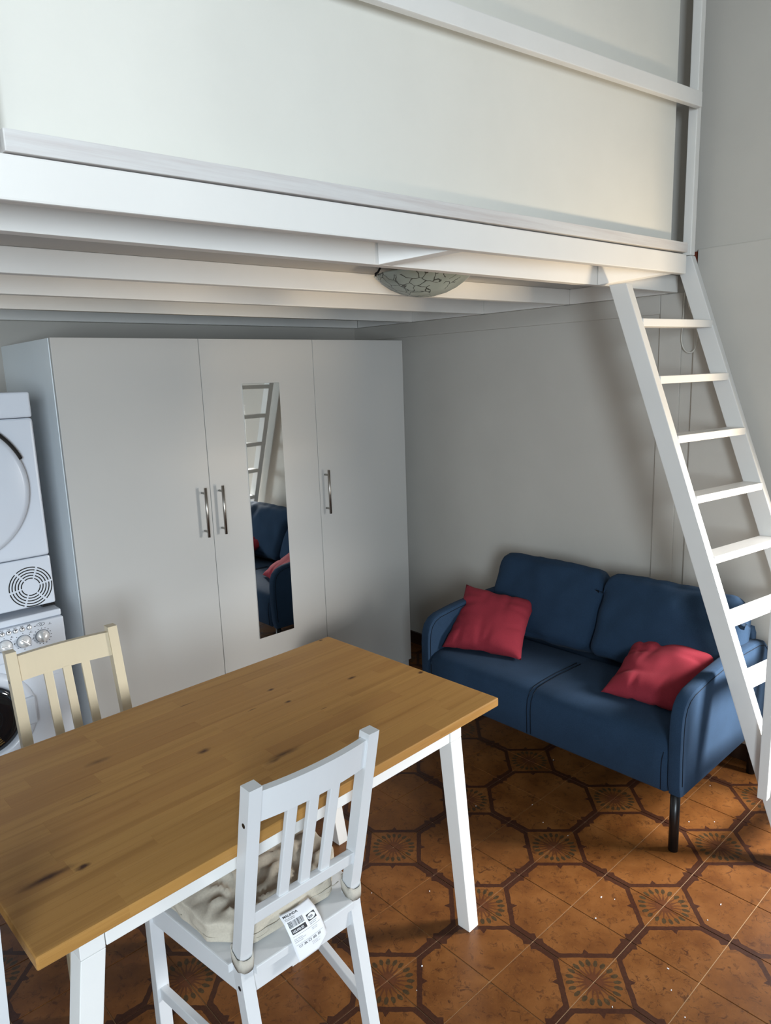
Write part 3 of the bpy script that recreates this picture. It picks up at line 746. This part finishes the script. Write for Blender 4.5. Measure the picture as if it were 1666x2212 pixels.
# ------------------------------------------------------------------ seat cushion with straps and care label
CO = Vector((-.1245, -1.385, .451))
cu = thing('seat_cushion', 'beige tufted seat cushion with straps and a white printed label', 'cushion', CO)
bm = bmesh.new(); rounded_box(bm, 1, 1, 1, .26, 46)
tf = [(-.45, -.45), (.45, -.45), (-.45, .45), (.45, .45)]
for v in bm.verts:
    u, w, z = v.co; z01 = (z+1)/2
    y = w*.172; hx = .168+.030*(w+1)/2
    if w < -.55: hx -= .045*min(1, (-w-.55)/.30)
    x = u*hx; hgt = .060+.018*(1-u*u)*(1-w*w)
    dp = sum(math.exp(-(((u-a)**2+(w-b)**2)/.035)) for a, b in tf)
    ang = 0
    for a, b in tf:
        rr_ = math.hypot(u-a, w-b)
        ang += (.0075-.015*abs(math.cos(4*math.atan2(w-b, u-a)+a*7+b*3+1.2*math.sin(rr_*7)))**.55)*math.exp(-((rr_-.30)/.20)**2)*.9
    zz = z01*(hgt-.034*min(1, dp))+(ang if z01 > .5 else 0)
    zz += (.008*noise.noise((u*4, w*4, z01*2))-.010*max(0, noise.noise((u*3.1+9, w*7.3, .5)))**.7*.6)*(z01 > .3)
    sd = 1+.018*noise.noise((u*5+3, w*5, z01*3))
    v.co = (x*sd, y*sd, max(0.0, zz))
fin('pad', bm, M_beige, cu, True)
bm = bmesh.new(); tube(bm, [(-.125+.25*i/20, -.1745+.001*math.sin(i), .030+.0015*math.sin(i*1.9)) for i in range(21)], .0013, 6); fin('seam', bm, M_strap, cu, True)
for s in (-1, 1):
    bm = bmesh.new(); px_, py_ = s*.1475, -1.577-CO.y; a_, b_ = .0172, .0190
    pts = [(px_+a_*math.copysign(abs(math.cos(t_))**.45, math.cos(t_)), py_+b_*math.copysign(abs(math.sin(t_))**.45, math.sin(t_))) for t_ in [2*PI*i/32 for i in range(32)]]
    lp = []
    for i, (x, y) in enumerate(pts):
        nx, ny = x-px_, y-py_; l_ = math.hypot(nx, ny); nx, ny = nx/l_, ny/l_
        dz = .010*ny+.003*math.sin(i*.7)
        lp.append([(x, y, .004+dz), (x+nx*.0016, y+ny*.0016, .003+dz), (x+nx*.0022, y+ny*.0022, .018+dz), (x+nx*.0016, y+ny*.0016, .033+dz), (x, y, .032+dz)])
    lp.append(lp[0]); loft(bm, lp, False); fin('strap', bm, M_strap, cu, True)
# care label: strip hanging over the rear edge of the seat
def tagpt(s, t_, off=0.0):
    P = [(-1.566, .497), (-1.586, .486), (-1.603, .466), (-1.6095, .446), (-1.6125, .426), (-1.616, .404)]
    f_ = t_*(len(P)-1); i = min(int(f_), len(P)-2); g_ = f_-i
    y = P[i][0]*(1-g_)+P[i+1][0]*g_; z = P[i][1]*(1-g_)+P[i+1][1]*g_
    x = -.172+.079*s+.014*t_-.004*math.sin(t_*3)*(1-s)
    y -= .003*t_*t_*s*s+.004*math.sin(s*PI)*(1-t_); z += .006*(s*s)*t_
    n_ = Vector((0, -(P[i][1]-P[i+1][1]), (P[i+1][0]-P[i][0])*-1)).normalized()
    n_ = Vector((0, -abs(n_.y), abs(n_.z)*1))
    return Vector((x, y, z))+n_.normalized()*off-CO
bm = bmesh.new(); NS, NTt = 12, 24; g = {}
for lay_ in (0, 1):
    for i in range(NS+1):
        for j in range(NTt+1):
            s_, t_ = i/NS, j/NTt
            if t_ > .84: s_ = s_*(1-(t_-.84)*2.2)
            g[(lay_, i, j)] = bm.verts.new(tagpt(s_, t_, .0006*lay_))
for lay_ in (0, 1):
    for i in range(NS):
        for j in range(NTt): bm.faces.new([g[(lay_, i, j)], g[(lay_, i+1, j)], g[(lay_, i+1, j+1)], g[(lay_, i, j+1)]])
for i in range(NS):
    for j in (0, NTt): bm.faces.new([g[(0, i, j)], g[(0, i+1, j)], g[(1, i+1, j)], g[(1, i, j)]])
for j in range(NTt):
    for i in (0, NS): bm.faces.new([g[(0, i, j)], g[(0, i, j+1)], g[(1, i, j+1)], g[(1, i, j)]])
tg = tag(fin('care_label', bm, M_paper, cu, True), 'white printed label')
def text_mesh(txt, size, bold=0.0):
    c_ = bpy.data.curves.new('t', 'FONT'); c_.body = txt; c_.size = size; c_.offset = bold; c_.resolution_u = 2
    o_ = bpy.data.objects.new('t', c_); COL.objects.link(o_); dg = bpy.context.evaluated_depsgraph_get()
    me = bpy.data.meshes.new_from_object(o_.evaluated_get(dg)); bpy.data.objects.remove(o_); bpy.data.curves.remove(c_); return me
def put_flat(bm, me, x, y, off, sx=1.0):
    """label plane: x across 0..79 mm, y down 0..118 mm"""
    vs = [bm.verts.new(tagpt((x+v.co.x*sx)/79.0, (y-v.co.y)/118.0, off)) for v in me.vertices]
    for p in me.polygons:
        try: bm.faces.new([vs[i] for i in p.vertices])
        except ValueError: pass
def put_rect(bm, x0, x1, y0, y1, off, n=6):
    for i in range(n):
        a, b = x0+(x1-x0)*i/n, x0+(x1-x0)*(i+1)/n
        for j in range(3):
            c0, c1 = y0+(y1-y0)*j/3, y0+(y1-y0)*(j+1)/3
            bm.faces.new([bm.verts.new(tagpt(p/79.0, q/118.0, off)) for p, q in ((a, c0), (b, c0), (b, c1), (a, c1))])
bm = bmesh.new(); o1, o2 = .0010, .0014
put_flat(bm, text_mesh('MALINDA', 8.2, .14), 4, 11.5, o1); put_flat(bm, text_mesh('seat cushion/galette', 3.0), 5, 16, o1); put_flat(bm, text_mesh('de chaise/cojin silla', 3.0), 5, 19.5, o1)
rb = random.Random(5); xx = 7.0
while xx < 43:
    w_ = rb.choice((.5, .9, 1.4)); put_rect(bm, xx, xx+w_, 23, 35, o1, 1); xx += w_+rb.choice((.6, .9, 1.2))
put_rect(bm, 7, 43, 37.5, 47, o1, 8)
# logo: outlined box, ellipse and the letters
for (a, b, c0, c1) in ((50, 72, 28, 29), (50, 72, 40.5, 41.5), (50, 51, 28, 41.5), (71, 72, 28, 41.5)): put_rect(bm, a, b, c0, c1, o1, 4)
el = [(61+10.0*math.cos(2*PI*i/28), 34.7+5.6*math.sin(2*PI*i/28)) for i in range(28)]
cr_ = [(50.5, 28.5), (71.5, 28.5), (71.5, 41), (50.5, 41)]
for qd in range(4):
    a0 = qd*7; arc = el[a0:a0+7]+[el[(a0+7) % 28]]
    cn = [(71.5, 41), (50.5, 41), (50.5, 28.5), (71.5, 28.5)][qd]
    for i in range(7): bm.faces.new([bm.verts.new(tagpt(p/79.0, q/118.0, o1)) for p, q in (arc[i], arc[i+1], cn)])
put_flat(bm, text_mesh('IKEA', 6.0, .16), 53.2, 37.0, o1, .92)
put_flat(bm, text_mesh('Design and Quality', 2.4), 50, 45, o1); put_flat(bm, text_mesh('IKEA of Sweden', 2.4), 50, 48, o1)
put_rect(bm, 6, 74, 52, 52.5, o1, 8)
for i, tx in enumerate(('Made in Pakistan', 'PO Box 702 SE-343 81', 'Almhult Sweden')): put_flat(bm, text_mesh(tx, 3.0), 6, 60+i*4, o1)
for i, tx in enumerate(('100% cotton', '100% coton')): put_flat(bm, text_mesh(tx, 2.8), 50, 58+i*3.6, o1)
put_rect(bm, 6, 74, 74.5, 74.9, o1, 8)
def outline(x, y, pts, w=.7):
    for (a, b), (c0, d0) in zip(pts, pts[1:]):
        dx, dy_ = c0-a, d0-b; l_ = math.hypot(dx, dy_); nx, ny = -dy_/l_*w/2, dx/l_*w/2
        bm.faces.new([bm.verts.new(tagpt((x+p)/79.0, (y+q)/118.0, o1)) for p, q in ((a+nx, b+ny), (c0+nx, d0+ny), (c0-nx, d0-ny), (a-nx, b-ny))])
outline(12, 78, [(0, 0), (1, 6), (7, 6), (8, 0)]); outline(12, 78, [(0, 1.5), (8, 1.5)])
outline(24, 78, [(0, 6), (4, 0), (8, 6), (0, 6)]); outline(24, 78, [(0, 0), (8, 6)]); outline(24, 78, [(8, 0), (0, 6)])
outline(36, 78, [(0, 0), (6, 0), (6, 6), (0, 6), (0, 0)], 1.0)
outline(47, 78, [(0, 6), (1.5, 1), (7, 1), (8, 6), (0, 6)]); outline(47, 78, [(0, 0), (8, 6)]); outline(47, 78, [(8, 0), (0, 6)])
outline(60, 78, [(0, 0), (6, 0), (6, 6), (0, 6), (0, 0)]); outline(60, 78, [(0, 0), (6, 6)]); outline(60, 78, [(6, 0), (0, 6)])
for i in range(3): put_flat(bm, text_mesh(('Machine wash, warm', 'Do not bleach', 'Do not tumble dry')[i], 2.4), 42, 91+i*3.4, o1)
fin('label_print', bm, M_print, tg)
bm = bmesh.new(); put_flat(bm, text_mesh('102.092.02', 6.4, .14), 8.5, 44.8, o2, .98); fin('label_number', bm, M_paper, tg)

# ------------------------------------------------------------------ lamp under the loft, cable, crumbs
lp_ = thing('ceiling_lamp', 'shallow crackled-glass bowl lamp fixed under the loft', 'lamp', (.905, -1.000, 2.0022))
bm = bmesh.new()
pr = [(.0, -.098), (.05, -.0955), (.10, -.085), (.14, -.070), (.175, -.051), (.198, -.034), (.205, -.027), (.201, -.027), (.17, -.046), (.12, -.070), (.05, -.086), (0, -.089)]
lathe(bm, [(r_*.81, h_) for r_, h_ in pr], 64); fin('glass_bowl', bm, M_glass, lp_, True)
bm = bmesh.new(); lathe(bm, [(.0, -.030), (.07, -.030), (.075, -.002), (0, -.002)], 40); fin('mount', bm, M_loft, lp_, True)
for a in (2.75, 4.6, .5):
    bm = bmesh.new(); c_, s_ = math.cos(a), math.sin(a)
    tube(bm, [(.150*c_, .150*s_, -.002), (.160*c_, .160*s_, -.020), (.170*c_, .170*s_, -.026), (.169*c_, .169*s_, -.034)], .0035, 8); fin('clip', bm, M_dark, lp_, True)
cb = [(-1.3745, 1.935), (-1.3735, 1.87), (-1.372, 1.80), (-1.370, 1.747), (-1.384, 1.709), (-1.407, 1.695), (-1.426, 1.707), (-1.435, 1.743), (-1.434, 1.779), (-1.420, 1.830), (-1.395, 1.880), (-1.385, 1.935)]
bm = bmesh.new(); tube(bm, smoothpath([(2.033, y, z) for y, z in cb], 5), .0032, 8)
tag(fin('cord', bm, M_cord, None, True), 'thin cream cord hanging in a loop behind the ladder top', 'cord')
bm = bmesh.new()
rc = random.Random(9)
for i in range(34):
    x, y = rc.uniform(.1, 1.9), rc.uniform(-2.2, -1.0)
    s_ = rc.uniform(.0006, .0016); l_ = s_*rc.uniform(1, 2.6); a = rc.uniform(0, PI); ca, sa = math.cos(a), math.sin(a)
    P4 = [(x+ca*l_-sa*s_, y+sa*l_+ca*s_), (x-ca*l_-sa*s_, y-sa*l_+ca*s_), (x-ca*l_+sa*s_, y-sa*l_-ca*s_), (x+ca*l_+sa*s_, y+sa*l_-ca*s_)]
    hexa(bm, [(p, q, .0001) for p, q in P4], [(p, q, .0018) for p, q in P4])
tag(fin('floor_crumbs', bm, M_paper), 'tiny pale crumbs scattered over the brown floor', 'crumbs', kind='stuff')
